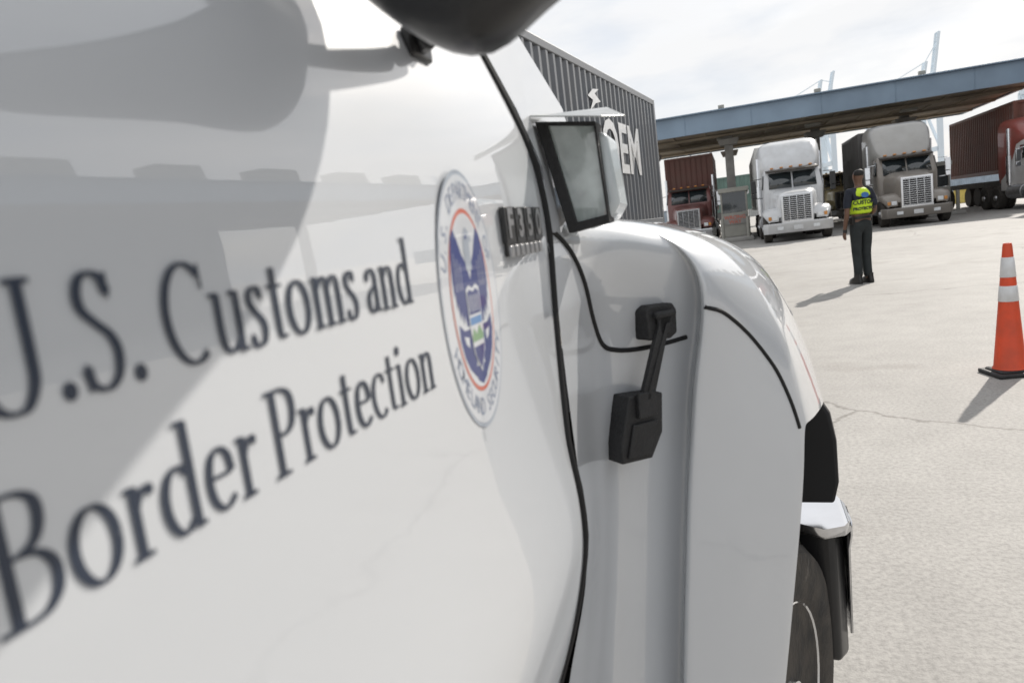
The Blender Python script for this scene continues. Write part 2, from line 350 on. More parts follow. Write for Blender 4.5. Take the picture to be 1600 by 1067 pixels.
mb.obj('grille',[M['blackgloss'],M['chrome']],pt,bevel=.004)
for sx in (-.13,-1.6):
    mb=MB(); mb.box((sx,1.93,.9),(.2,.05,.22)); mb.obj('headlight',M['lamp'],pt,bevel=.02)
# seams
mb=MB(); mb.tube([(smoothprof(z)-.0035,seamy(z)+.0045,z) for z in zs],.0052,8)
mb.obj('door_gap',M['gap'],pt)
hs=spline([(-.19,.742,1.412),(-.188,.76,1.405),(-.186,.80,1.378),(-.183,.84,1.335),(-.183,.875,1.285),(-.178,.905,1.247),(-.165,.935,1.233),(-.140,.965,1.227),(-.105,1.0,1.227),(-.08,1.025,1.229)],6)
mb=MB(); mb.tube([snap(p,.0002) for p in hs],.0034,8)
fs_=spline([(-.05,.980,1.276),(-.030,1.01,1.262),(-.004,1.055,1.222),(.029,1.09,1.167),(.050,1.108,1.112),(.066,1.116,1.062)],6)
mb2=MB(); mb2.tube([snap(p,.0002) for p in fs_],.0030,8)
mb.obj('hood_gap',M['gap'],pt); mb2.obj('flare_gap',M['gap'],pt)
# wheel arch liner
mb=MB()
mb.loft([[(-.5,1.128,.5),(-.5,1.128,.98),(-.5,1.2,1.04),(-.5,1.45,1.00),(-.5,1.6,.96),(-.5,1.68,.90),(-.5,1.70,.72)],
         [(.004,1.128,.5),(.058,1.128,.98),(.078,1.2,1.04),(.120,1.45,1.00),(.125,1.6,.955),(.125,1.68,.90),(.125,1.70,.72)]],closed=False)
mb.obj('wheel_arch',M['gap'],pt,solid=.012)
mb=MB()
mb.loft([[(-.3,y,.72),(.165+e,y,.715),(.176+e,y,.76),(.176+e,y,.86),(.166+e,y,.925),(.145+e,y,.965),(.11,y,.985),(-.3,y,.985)] for y,e in ((1.66,0),(1.68,.004),(1.76,0),(1.80,-.02))])
mb.obj('arch_flare',M['gap'],pt,bevel=.006)
# bumper
mb=MB()
def bsec(x,yf,sc): 
    return [(x,yf-.24*sc,.28),(x,yf-.02,.26),(x,yf,.33),(x,yf,.56),(x,yf-.03,.640),(x,yf-.2*sc,.645),(x,yf-.24*sc,.62)]
mb.loft([bsec(-1.9,1.92,1),bsec(-1.6,2.08,1),bsec(-.86,2.12,1),bsec(-.1,2.06,1),bsec(.08,1.97,1),bsec(.165,1.90,.75),bsec(.190,1.84,.3)])
mb.obj('bumper',M['blackgloss'],pt,bevel=.012,bseg=3)
mb=MB()
T_=[(-1.9,1.92,.2,.50),(-1.6,2.08,.2,.50),(-.86,2.12,.2,.50),(-.1,2.06,.24,.50),(.06,1.97,.27,.48),(.140,1.91,.26,.44),(.182,1.86,.19,.36),(.199,1.79,.09,.32)]
mb.loft([[(x,y-a,.636),(x,y-a,.655),(x,y+.004,.655),(x,y+.012,.60),(x,y+.012,zl)] for x,y,a,zl in T_],closed=False)
mb.add([(.199,1.70,.655),(.199,1.794,.655),(.199,1.802,.60),(.197,1.80,.32),(.197,1.77,.33),(.199,1.755,.56),(.199,1.70,.62)],[tuple(range(7))])
mb.obj('bumper_trim',M['chrome'],pt,solid=.006,ang=60)
# front wheel (steered outward)
wh=empty('wheel',pt,(.035,1.45,.345),rad(-20))
def tyre_prof(R,w): return [(R*.62,0.0),(R*.66,.008),(R*.80,.018),(R*.93,.010),(R*.985,-.012),(R,-.04),(R,-w+.04),(R*.985,-w+.012),(R*.93,-w-.01),(R*.62,-w)]
mb=MB(); mb.lathe(tyre_prof(.345,.23),(0,0,0),'X',48)
for k in range(48):
    t=2*math.pi*k/48
    for off in (-.05,-.115,-.18): mb.box((off,.346*math.cos(t),.346*math.sin(t)),(.05,.028,.012),rx=t-math.pi/2)
mb.obj('tyre',M['tyre'],wh)
mb=MB(); mb.lathe([(.225,-.004),(.215,.004),(.205,-.012),(.19,-.05),(.12,-.055),(.10,-.02),(.06,-.01),(.055,.012),(.0,.014)],(0,0,0),'X',40)
for k in range(8):
    t=2*math.pi*k/8; mb.cyl((-.045,.155*math.cos(t),.155*math.sin(t)),(-.03,.155*math.cos(t),.155*math.sin(t)),.022,n=12,mi=1)
mb.obj('rim',[M['chrome'],M['gap']],wh)
# hood latch
lo=Vector((-.107,.962,1.262)); tx=Vector((.67,.742,0)); nx=Vector((.742,-.67,0)); up=Vector((0,0,1))
def LP(a,b,c): return lo+tx*a+up*b+nx*c
def lbox(mb,pts,c0,c1,mi=0):
    n=len(pts); vs=[LP(a,b,c0) for a,b in pts]+[LP(a,b,c1) for a,b in pts]
    mb.add(vs,[tuple(range(n-1,-1,-1)),tuple(range(n,2*n))]+[(i,(i+1)%n,n+(i+1)%n,n+i) for i in range(n)],mi)
hl=empty('hood_latch',pt)
mb=MB(); lbox(mb,[(-.027,.020),(-.018,.026),(.022,.024),(.028,.014),(.026,-.018),(.014,-.024),(-.024,-.021)],-.05,.003)
lbox(mb,[(-.012,.016),(.012,.016),(.012,-.016),(-.012,-.016)],.003,.010)
mb.cyl(LP(-.018,.012,.009),LP(.018,.012,.009),.005,n=12)
mb.obj('bracket',M['rubber'],hl,bevel=.003)
mb=MB(); lbox(mb,[(-.006,.012),(.012,.010),(-.034,-.103),(-.055,-.098)],.002,.010)
lbox(mb,[(-.000,.0),(.006,.0),(-.041,-.098),(-.047,-.096)],.010,.012)
mb.obj('strap',M['rubber'],hl,bevel=.002)
mb=MB(); lbox(mb,[(-.070,-.088),(-.012,-.094),(-.018,-.148),(-.040,-.180),(-.092,-.176),(-.090,-.150)],-.03,.004)
lbox(mb,[(-.070,-.126),(-.026,-.128),(-.046,-.173),(-.084,-.170)],.004,.008)
lbox(mb,[(-.060,-.085),(-.028,-.087),(-.030,-.12),(-.062,-.12)],.004,.012)
mb.obj('handle',M['rubber'],hl,bevel=.004)
# marker lamp box on the cowl
ml=empty('side_lamp',pt,(0,0,1.4)); ml['label']='boxy side lamp with grey visor and dark rubber frame'
K=.87
def kk(pts): return [(x*K,y*K,(z-1.4)*K) for x,y,z in pts]
mb=MB()
o_=[(-.236,1.542),(-.158,1.530),(-.153,1.404),(-.207,1.396)]; i_=[(-.220,1.535),(-.161,1.525),(-.156,1.414),(-.195,1.409)]
yf,yb=.905,.945
vs=[(x,yf,z) for x,z in o_]+[(x,yf,z) for x,z in i_]+[(x,yb,z) for x,z in o_]+[(x,yf+.008,z) for x,z in i_]
fc=[]
for i in range(4):
    j=(i+1)%4; fc+= [(i,j,4+j,4+i),(j,i,8+i,8+j),(4+i,4+j,12+j,12+i)]
mb.add(kk(vs),fc); mb.obj('frame',M['rubber'],ml,bevel=.0015)
mb=MB(); mb.add(kk([(x,yf+.006,z) for x,z in i_]),[(0,1,2,3)]); mb.obj('lens',M['lens'],ml)
mb=MB(); a=[(-.228,1.528),(-.148,1.518),(-.141,1.428),(-.154,1.408),(-.2,1.400)]; 
mb.loft([kk([(x,.920,z) for x,z in a]),kk([(x+.003,.985,z-.004) for x,z in a])]); mb.obj('housing',M['tbox'],ml,bevel=.008,bseg=3)
mb=MB(); mb.add(kk([(-.240,.875,1.547),(-.145,.875,1.531),(-.124,.93,1.535),(-.155,.99,1.558),(-.232,.99,1.562),
                 (-.240,.875,1.545),(-.145,.875,1.529),(-.124,.93,1.533),(-.155,.99,1.556),(-.232,.99,1.560)]),
   [(0,1,2,3,4),(9,8,7,6,5),(0,5,6,1),(1,6,7,2),(2,7,8,3),(3,8,9,4),(4,9,5,0)]); mb.obj('visor',M['visor'],ml,bevel=.0006)
# A pillar / cowl side, greenhouse
mb=MB()
mb.add([(-.19,.748,1.40),(-.191,.744,1.47),(-.207,.727,1.53),(-.233,.709,1.60),(-.262,.60,1.70),(-.228,.80,1.645),(-.208,.95,1.560),(-.196,1.02,1.43),(-.19,.95,1.40),(-.19,.85,1.395)],[(9,8,7,6,5,0),(0,5,4,3,2,1)])
mb.add([(-.262,.60,1.70),(-.228,.80,1.645),(-.208,.95,1.560),(-.26,.98,1.545),(-.29,.82,1.64),(-.33,.60,1.71)],[(0,1,4,5),(1,2,3,4)])
mb.add([(-.208,.95,1.560),(-.196,1.02,1.43),(-.4,1.08,1.44),(-.26,.98,1.545)],[(0,1,2,3)])
mb.beam((-.262,.60,1.70),(-.40,-.05,2.02),.06)
mb.beam((-.40,-.05,2.02),(-.42,-.85,2.03),.06); mb.beam((-.235,-.78,1.6),(-.42,-.85,2.02),.07)
mb.box((-.95,-.45,2.05),(1.15,.95,.05))
mb.box((-.95,-.80,1.3),(1.36,.06,1.2))
mb.beam((-1.62,.60,1.70),(-1.5,-.05,2.02),.06); mb.box((-1.74,0,1.1),(.1,1.5,1.0))
mb.obj('cab_frame',M['white'],pt,bevel=.006)
mb=MB(); mb.add([(-.24,-.74,1.602),(-.24,.69,1.602),(-.272,.58,1.69),(-.40,-.05,2.0),(-.41,-.8,2.0)],[(0,1,2,3,4)])
mb.obj('side_window',M['glass'],pt)
mb=MB(); mb.add([(-.27,.97,1.54),(-1.6,.97,1.54),(-1.45,-.0,2.03),(-.42,-.0,2.03)],[(0,1,2,3)]); mb.obj('windshield',M['glass'],pt)
mb=MB(); mb.tube([(-.232,y,1.603) for y in (-.74,-.3,.1,.5,.69)],.007,8); mb.obj('window_seal',M['rubber'],pt)
mb=MB()
mb.loft([[(-.19,y,1.45),(-.185,y,1.2),(-.19,y,1.0),(-.26,y,.8),(-.30,y,.6)] for y in (-.80,-1.6,-2.6)],closed=False)
mb.loft([[(-1.78,y,1.45),(-1.78,y,.6)] for y in (-.80,-2.6)],closed=False); mb.box((-.98,-2.6,1.02),(1.58,.05,.84)); mb.box((-.98,-1.7,.95),(1.5,1.8,.04))
mb.obj('cargo_bed',M['white'],pt,solid=.03)
mb=MB(); mb.box((-.95,-.3,.55),(1.4,4.0,.16)); mb.obj('chassis',M['chassis'],pt)
for (x,y,sx) in [(-.20,-1.75,1),(-1.75,-1.75,-1),(-1.75,1.45,-1)]:
    w=empty('wheel',pt,(x,y,.345),0 if sx>0 else math.pi)
    mb=MB(); mb.lathe(tyre_prof(.345,.23),(0,0,0),'X',32); mb.obj('tyre',M['tyre'],w)
    mb=MB(); mb.lathe([(.225,-.004),(.205,-.012),(.19,-.05),(.06,-.01),(.0,.014)],(0,0,0),'X',28); mb.obj('rim',M['steel'],w)
# door mirror: housing extended outward above the frame to cast a diagonal door shadow
dm=empty('door_mirror',pt)
mb=MB(); secs=[]
NR=28
XS=[(-.200,1.560,.55),(-.199,1.553,1),(-.182,1.536,1),(-.160,1.514,1),(-.140,1.500,1),(-.120,1.495,1),(-.100,1.505,1),(-.075,1.521,1),(-.03,1.538,1),(.03,1.560,1),(.09,1.585,1),(.112,1.600,1),(.116,1.62,.5)]
for x,zb,sc in XS:
    zt=1.83; zc=(zt+zb)/2; hz=(zt-zb)/2*(1 if sc==1 else .8); hy=.040*sc
    ring=[]
    for j in range(NR):
        a=2*math.pi*j/NR; c=math.cos(a); s_=math.sin(a)
        ring.append((x,.372+hy*math.copysign(abs(s_)**.55,s_),zc+hz*math.copysign(abs(c)**.55,c)))
    secs.append(ring)
mb.loft(secs); mb.obj('shell',M['blackgloss'],dm,sub=1)
mb=MB(); mb.tube(spline([(-.212,.50,1.548),(-.190,.485,1.552),(-.165,.44,1.562),(-.14,.39,1.575)],5),.010,10); mb.box((-.212,.50,1.546),(.010,.035,.022))
mb.obj('arm',M['blackgloss'],dm,bevel=.003)
mb=MB(); mb.add([(-.175,.329,1.56),(.09,.329,1.62),(.09,.329,1.80),(-.175,.329,1.80)],[(0,1,2,3)]); mb.obj('mirror_glass',M['chrome'],dm)

# ================================================================== CONTAINERS
def container(name,L,H,m,loc,rz,label,group=None,text=None,tm=None,extra=None):
    W=2.44
    e=empty(name,None,loc,rz,label,'shipping container',group)
    mb=MB(); hw=W/2; 
    pitch=.28; n=max(4,int((L-.3)/pitch)); pitch=(L-.3)/n
    for sx in (1,-1):
        prof_=[]
        for i in range(n):
            y=.15+i*pitch
            for dy,dx in ((0,0),(pitch*.27,0),(pitch*.5,-.04),(pitch*.77,-.04)): prof_.append((sx*(hw-.01+dx),y+dy))
        prof_.append((sx*(hw-.01),L-.15))
        mb.loft([[(x,y,.14) for x,y in prof_],[(x,y,H-.1) for x,y in prof_]],closed=False)
    for yy,sy in ((.04,1),(L-.04,-1)):
        pr=[];k=8;pp=(W-.3)/k
        for i in range(k):
            x=-hw+.15+i*pp
            for dx,dy in ((0,0),(pp*.27,0),(pp*.5,.035),(pp*.77,.035)): pr.append((x+dx,yy+sy*dy))
        pr.append((hw-.15,yy)); mb.loft([[(x,y,.14) for x,y in pr],[(x,y,H-.1) for x,y in pr]],closed=False)
    mb.box((0,L/2,H-.04),(W-.2,L-.2,.02))
    mb.obj('wall_panels',m,e,ang=20)
    mb=MB()
    for sx in (1,-1):
        for y in (.075,L-.075): mb.box((sx*(hw-.075),y,H/2),(.15,.15,H))
        mb.box((sx*(hw-.05),L/2,.08),(.1,L-.3,.16)); mb.box((sx*(hw-.04),L/2,H-.06),(.08,L-.3,.12))
    for y in (.06,L-.06): mb.box((0,y,.08),(W-.3,.12,.16)); mb.box((0,y,H-.06),(W-.3,.12,.12))
    mb.obj('frame',m,e,bevel=.012)
    if text:
        for (t,sz,cy,cz,side,off) in text:
            mb=MB()
            vs,fs=text_geo(t,sz,off)
            if side=='x+': mb.add([(hw+.004,cy+v.x,cz+v.y) for v in vs],fs)
            elif side=='x-': mb.add([(-hw-.004,cy-v.x,cz+v.y) for v in vs],fs)
            else: mb.add([(cy+v.x,-.004,cz+v.y) for v in vs],fs)
            mb.obj('lettering',tm or M['reflective'],e)
    if extra:
        mb=MB(); 
        for pl in extra: mb.add([(hw+.004,a,b) for a,b in pl],[tuple(range(len(pl)))])
        mb.obj('logo',tm or M['reflective'],e)
    return e
def trailer(parent,L,z=1.05,y0=0,wheels=(.8,2.0)):
    mb=MB()
    for sx in (-.5,.5): mb.box((sx,y0+L/2,z),(.14,L,.28))
    for k in range(6): mb.box((0,y0+L*(k+.5)/6,z),(1.1,.1,.16))
    for y in (y0+.1,y0+L-.1): mb.box((0,y,z+.06),(2.4,.16,.16))
    for sx in (-.7,.7): mb.box((sx,y0+L*.25,z-.45),(.12,.12,.8))
    mb.obj('trailer_chassis',M['chassis'],parent,bevel=.01)
def wheel(parent,x,y,R=.5,w=.28,side=1,n=28,dual=False):
    e=empty('wheel',parent,(x,y,R),0 if side>0 else math.pi)
    mb=MB(); mb.lathe(tyre_prof(R,w),(0,0,0),'X',n)
    if dual: mb.lathe(tyre_prof(R,w),(-w-.04,0,0),'X',n)
    mb.obj('tyre',M['tyre'],e)
    mb=MB(); mb.lathe([(R*.63,-.01),(R*.58,.0),(R*.5,-.06),(R*.3,-.04),(R*.2,.05),(0,.06)],(0,0,0),'X',n); mb.obj('rim',M['steel'],e)

def rsec(y,z0,z1,hw,e=4,n=20,cx=0):
    cz=(z0+z1)/2;hh=(z1-z0)/2;out=[]
    for i in range(n):
        t=2*math.pi*(i+.5)/n; c=math.cos(t);s=math.sin(t)
        out.append((cx+hw*math.copysign(abs(c)**(2/e),c),y,cz+hh*math.copysign(abs(s)**(2/e),s)))
    return out
def semi(loc,rz,col,label,fair=3.85,sleeper=True,accent=None,hoodz=1.85,grillem=None,bcol=None,traillen=6.5,seed=0,nw=1.0,group='trucks queueing at the gate canopy'):
    m=paint('cab_paint',col); ac=accent or m; gm=grillem or M['chrome']
    e=empty('semi_truck',None,loc,rz,label,'truck',group)
    mb=MB(); mb.loft([rsec(.0,.62,hoodz-.14,.56*nw,5),rsec(.06,.6,hoodz-.07,.60*nw,5),rsec(.5,.6,hoodz,.68*nw,5),rsec(1.3,.7,hoodz+.12,.86*nw,5),rsec(1.5,.7,hoodz+.14,.9*nw,5)])
    mb.obj('hood',m,e,ang=40)
    for sx in (-1,1):
        mb=MB(); A=[]
        for y,zt,xo in [(-.02,.98,1.02),(.12,1.12,1.12),(.4,1.22,1.19),(.8,1.24,1.21),(1.1,1.18,1.2),(1.32,.95,1.18),(1.4,.7,1.16)]:
            A.append([(sx*.5,y,zt+.06),(sx*.85,y,zt+.03),(sx*(xo-.06),y,zt-.03),(sx*xo,y,zt-.14),(sx*(xo-.02),y,zt-.24),(sx*(xo-.06),y,zt-.24),(sx*(xo-.1),y,zt-.12),(sx*.5,y,zt-.06)])
        mb.loft(A); mb.obj('fender',m,e,ang=50)
        mb=MB(); mb.box((sx*.84,.02,.88),(.40,.1,.24),0); 
        mb.obj('headlight_surround',m,e,bevel=.03)
        mb=MB(); mb.box((sx*.78,-.035,.89),(.19,.03,.15),0); mb.box((sx*.955,-.03,.89),(.11,.03,.13),1)
        mb.obj('headlight',[M['lamp'],M['amber']],e,bevel=.015)
        wheel(e,sx*1.17,.62,.5,.28,sx)
        wheel(e,sx*1.2,4.2,.5,.28,sx,dual=True); wheel(e,sx*1.2,5.45,.5,.28,sx,dual=True)
        mb=MB(); mb.box((sx*1.42,1.45,2.15),(.2,.09,.48)); mb.box((sx*1.42,1.45,1.8),(.18,.08,.18)); mb.beam((sx*1.1,1.55,2.45),(sx*1.42,1.45,2.42),.03); mb.beam((sx*1.1,1.55,1.7),(sx*1.42,1.45,1.72),.03)
        mb.obj('mirror',M['blackgloss' if seed%2 else 'chrome'],e,bevel=.015)
        mb=MB(); mb.cyl((sx*1.16,2.95,1.0),(sx*1.16,2.95,3.3),.075,n=14); mb.cyl((sx*1.16,2.95,1.1),(sx*1.16,2.95,2.2),.11,n=14); mb.obj('exhaust_stack',M['chrome'],e)
        mb=MB(); mb.cyl((sx*.98,1.75,.72),(sx*.98,3.1,.72),.3,n=20); mb.obj('fuel_tank',M['steel'],e,bevel=.02)
        mb=MB(); mb.add([(sx*1.085,1.55,2.02),(sx*1.085,2.2,2.02),(sx*1.04,2.2,2.55),(sx*1.04,1.72,2.55)],[(0,1,2,3)]); mb.obj('side_window',M['glass'],e,solid=.02)
        mb=MB(); mb.box((sx*.62,-.20,.5),(.22,.03,.12)); mb.obj('fog_lamp',M['lamp'],e,bevel=.01)
    mb=MB(); gz0,gz1=.72,hoodz-.16; gw=.50*nw
    mb.box((0,-.02,(gz0+gz1)/2),(gw*2,.04,gz1-gz0),1)
    for (c,d) in [((0,-.045,gz1),(gw*2+.08,.06,.07)),((0,-.045,gz0),(gw*2+.08,.06,.07)),((-gw,-.045,(gz0+gz1)/2),(.07,.06,gz1-gz0-.074)),((gw,-.045,(gz0+gz1)/2),(.07,.06,gz1-gz0-.074))]: mb.box(c,d,0)
    nb=13
    for k in range(nb): mb.box((0,-.05,gz0+.06+(gz1-gz0-.12)*k/(nb-1)),(gw*2-.074,.03,.020),0)
    for k in range(3): mb.box((-gw/2+k*gw/2,-.067,(gz0+gz1)/2),(.02,.012,gz1-gz0-.08),0)
    mb.obj('grille',[gm,M['gap']],e,bevel=.004)
    mb=MB(); mb.loft([[(x,y,.32),(x,y-.02,.36),(x,y-.03,.66),(x,y,.70),(x,y+.25,.70),(x,y+.25,.32)] for x,y in [(-1.2,.1),(-1.05,-.1),(-.5,-.17),(.5,-.17),(1.05,-.1),(1.2,.1)]])
    mb.obj('bumper',bcol or M['chrome'],e,bevel=.02)
    mb=MB(); mb.box((0,-.215,.50),(.32,.02,.16)); mb.obj('number_plate',M['reflective'],e,bevel=.008)
    mb=MB()
    def zsec(z,y0,y1,hw,r=.12):
        pts=[(-hw+r,y0),(hw-r,y0),(hw-.02,y0+r*.6),(hw,y0+r*1.6),(hw,y1),(-hw,y1),(-hw,y0+r*1.6),(-hw+.02,y0+r*.6)]
        return [(x,y,z) for x,y in pts]
    mb.loft([zsec(.75,1.42,2.9,1.06),zsec(1.9,1.40,2.9,1.08),zsec(2.0,1.43,2.9,1.08),zsec(2.62,1.72,2.9,1.03),zsec(2.74,1.85,2.9,.98),zsec(2.78,2.0,2.85,.9)])
    mb.obj('cab',m,e,ang=45,bevel=.02)
    for sx in(-1,1):
        mb=MB(); mb.add([(sx*.03,1.400,1.99),(sx*.86,1.408,1.99),(sx*.84,1.68,2.58),(sx*.03,1.668,2.58)],[(0,1,2,3)]); mb.obj('windshield_pane',M['glass'],e,solid=.02)
    mb=MB(); mb.box((0,1.62,2.68),(1.9,.26,.05),rx=.25); mb.obj('sun_visor',M['chassis'],e,bevel=.01)
    for k in range(5):
        mb=MB(); mb.box((-.7+k*.35,1.80,2.79),(.12,.1,.06)); mb.obj('roof_lamp',M['amber'],e,bevel=.015)
    if sleeper:
        mb=MB()
        mb.loft([rsec(1.86,2.64,2.82,.82,5),rsec(2.15,2.6,3.15,.98,5),rsec(2.6,2.5,fair-.18,1.10,5),rsec(3.1,1.2,fair,1.18,6),rsec(3.9,.9,fair+.02,1.20,7)])
        mb.obj('roof_fairing',ac,e,ang=50)
        mb=MB(); mb.box((0,3.35,1.7),(2.3,.95,1.9)); mb.obj('sleeper',m,e,bevel=.06)
    mb=MB()
    for sx in (-.42,.42): mb.box((sx,3.4,.72),(.12,5.6,.22))
    mb.box((0,4.8,1.0),(.9,1.0,.1)); mb.box((0,1.2,.55),(1.5,2.0,.4)); mb.obj('chassis',M['chassis'],e)
    y0=4.0
    mb=MB()
    for sx in (-.5,.5): mb.box((sx,y0+traillen/2,1.1),(.14,traillen,.24))
    mb.box((0,y0+traillen*.5,1.1),(1.0,.14,.2)); mb.obj('trailer_chassis',M['chassis'],e)
    for sx in (-1,1):
        wheel(e,sx*1.2,y0+traillen-1.0,.5,.28,sx,dual=True); wheel(e,sx*1.2,y0+traillen-2.25,.5,.28,sx,dual=True)
    return e

mblue=mat('container_slate',(.12,.13,.145),.45,0,.2,.15,1.5,dirt=(.20,.19,.18),dirtamt=.35)
mred=mat('container_rust_red',(.22,.085,.06),.6,0,.1,.15,1.5,dirt=(.16,.09,.07),dirtamt=.6)
mred2=mat('container_maroon',(.17,.07,.055),.6,0,.1,.15,1.5,dirt=(.13,.08,.06),dirtamt=.5)
mgrey=mat('container_grey_brown',(.12,.115,.11),.6,0,.1,.15,1.5,dirt=(.07,.06,.05),dirtamt=.5)
mgreen=mat('container_green',(.14,.22,.19),.6,0,.1,.15,1.5)
mteal=mat('container_hazed_blue',(.34,.40,.46),.6,0,.1,.15,1.5)  # greyed blue for the far yard, distance haze mixed into the colour
mwht=mat('container_white',(.5,.5,.48),.6,0,.1,.15,1.5)
ang=math.atan2(-.928,7.92)
cdir=Vector((.1164,.9932,0)); cr=Vector((.9932,-.1164,0))
far=Vector((-1.541,16.57,0)); L=12.19; near=far-cdir*L-cr*1.22
def sy(y): return (y-4.46)/.9932
y_=sy(12.0)
container('shipping_container',L,2.74,mblue,(near.x,near.y,1.27),ang,'dark slate corrugated container with white lettering on a road chassis',None,
   text=[('OEM',1.25,sy(13.55),1.45,'x+',.03)],
   extra=[[(y_-.35,2.22),(y_-.05,2.36),(y_+.30,2.40),(y_+.05,2.30),(y_+.35,2.20),(y_+.05,2.14),(y_-.30,1.98),(y_-.08,2.18)]])
tr=empty('container_trailer',None,(near.x,near.y,0),ang,'black road chassis carrying the dark slate container','trailer')
trailer(tr,12.1,1.12)
for y in (9.2,10.5):
    for sx in (-1,1): wheel(tr,sx*1.2,y,.5,.28,sx,dual=True)
semi((-2.15,35.2,0),0,(.17,.05,.045),'maroon day-cab semi truck with chrome grille carrying a container',sleeper=False,hoodz=1.8,seed=0)
container('shipping_container',6.06,2.9,mred2,(-2.15,38.6,1.5),0,'faded brown-maroon container on a queueing truck')
semi((2.15,28.3,0),0,(.66,.67,.68),'white semi truck with tall roof fairing and chrome grille',fair=3.9,seed=1,bcol=paint('white_bumper',(.6,.6,.6)))
container('shipping_container',12.19,2.6,mwht,(2.15,32.5,1.25),0,'pale container behind the white truck cab')
semi((6.55,30.6,0),0,(.26,.23,.20),'dusty beige-grey semi truck with silver roof fairing',fair=4.1,accent=paint('silver_fairing',(.40,.39,.37),.3,.6),hoodz=1.95,seed=2,bcol=paint('dusty_bumper',(.20,.18,.16)),traillen=5.2)
container('shipping_container',5.0,2.74,mgrey,(6.5,34.9,1.25),0,'dark grey-brown container behind the beige truck cab')
semi((5.75,43.0,0),0,(.60,.52,.30),'cream semi truck waiting behind the gate canopy',sleeper=False,hoodz=1.8,seed=3,traillen=5)
semi((12.25,32.0,0),rad(4),(.62,.60,.58),'white semi truck with dull red roof fairing at the outer lane',fair=3.7,accent=paint('red_fairing',(.30,.07,.055)),seed=4,traillen=9.5)
container('shipping_container',9.0,2.95,mred,(12.75,36.3,1.55),rad(1),'rusty red corrugated container on the outer lane truck')
for i,(y,mm,nm) in enumerate(((24,mgrey,'dark grey-brown'),(11,mblue,'dark slate'),(-2,mgrey,'dark grey-brown'))):  # dark stacks added out of frame so door and fender recess reflect darker
    for lv in range(2): container('shipping_container',12.19,2.6,mm,(21.5,y-9,lv*2.6),rad(-8),nm+' container added out of frame to darken paint reflections','containers added out of frame to darken paint reflections')
# ================================================================== CANOPY
def canopy(loc,rz,W,D,label,cols,z0=5.35,z1=6.0,ls=1.0,lstep=4.2):
    e=empty('gate_canopy',None,loc,rz,label,'canopy')
    mb=MB(); mb.box((W/2,.08,(z0+z1)/2),(W,.16,z1-z0)); mb.box((W/2,D-.08,(z0+z1)/2),(W,.16,z1-z0)); mb.box((.08,D/2,(z0+z1)/2),(.16,D-.32,z1-z0)); mb.box((W-.08,D/2,(z0+z1)/2),(.16,D-.32,z1-z0))
    for k in range(int(W/3)): mb.box((k*3+1.5,-.012,(z0+z1)/2),(.03,.02,z1-z0-.04))
    mb.box((W/2,.0,z1+.03),(W+.1,.36,.06))
    mb.obj('fascia',M['fascia'],e,bevel=.01)
    mb=MB(); mb.box((W/2,D/2,z0+.12),(W-.32,D-.32,.1))
    for k in range(int(W/1.5)): mb.box((k*1.5+.8,D/2,z0+.05),(.14,D-.4,.05))
    for y in (D*.2,D*.5,D*.8): mb.box((W/2,y,z0-.02),(W-.4,.3,.1))
    mb.obj('soffit',M['soffit'],e)
    mb=MB(); mb.box((W/2,D/2,z1-.15),(W-.34,D-.34,.1)); mb.obj('roof_deck',M['concrete'],e)
    for x,y in cols:
        mb=MB(); mb.box((x,y,z0/2),(.42,.42,z0-.06)); mb.box((x,y,.5),(.7,.7,1.0)); mb.box((x,y,z0-.35),(.8,.8,.3),top=1.3); mb.obj('column',M['concrete'],e,bevel=.02)
    for k in range(int(W/lstep)):
        mb=MB(); x=k*lstep+2; mb.box((x,.6*ls,z1+.10+.2*ls),(.55*ls,.35*ls,.30*ls)); mb.box((x,.6*ls,z1+.07),(.1,.1,.2)); mb.obj('roof_lamp',M['booth'],e,bevel=.02)
        mb=MB(); mb.box((x,D*.25,z0-.12),(.7,.5,.12)); mb.obj('ceiling_lamp',M['booth'],e,bevel=.02)
    return e
canopy((-6.5,35.8,0),0,19.2,12,'long flat gate canopy with pale blue fascia on columns',[(6.4,2.8),(10.8,6.2),(15.1,6.5),(2.2,6.2),(6.4,10.5),(15.1,10.5)],z0=5.15,z1=6.05,ls=.5)
canopy((12.75,35.2,0),rad(-82),44,11,'second gate canopy wing with pale blue fascia',[(5,7),(14,7),(23,7),(32,7),(41,7)],z0=5.1,z1=6.2,ls=3.4,lstep=4.6)
def booth(x,y,label):
    e=empty('toll_booth',None,(x,y,0),0,label,'booth','booths between the gate lanes')
    mb=MB(); mb.box((0,1.6,.08),(1.5,6.0,.16)); mb.obj('kerb_island',M['concrete'],e,bevel=.03)
    mb=MB(); mb.box((0,1.5,.72),(1.2,2.2,1.10)); 
    for sx in(-.56,.56):
        for yy in (.44,1.5,2.56): mb.box((sx,yy,1.75),(.08,.08,.95))
    mb.box((0,1.5,2.32),(1.36,2.4,.2)); mb.obj('cabin',M['booth'],e,bevel=.015)
    mb=MB(); mb.box((0,1.5,1.75),(1.06,2.06,.94)); mb.obj('window',M['glass'],e)
    mb=MB(); mb.box((0,.37,.95),(1.0,.03,.42)); mb.obj('sign',M['concrete'],e)
    for t,z in (('WRONG',1.05),('WAY',.84)):
        mb=MB(); vs,fs=text_geo(t,.24,.006); mb.add([(v.x,.35,z+v.y) for v in vs],fs); mb.obj('sign_text',M['sealred'],e)
    for sx in (-.55,.55):
        mb=MB(); mb.cyl((sx,-.9,.16),(sx,-.9,1.05),.08,n=14); mb.obj('bollard',M['booth'],e)
booth(-.05,34.6,'grey toll booth with red warning sign beside the white truck')
booth(8.9,37.5,'grey toll booth with red warning sign beside the beige truck')
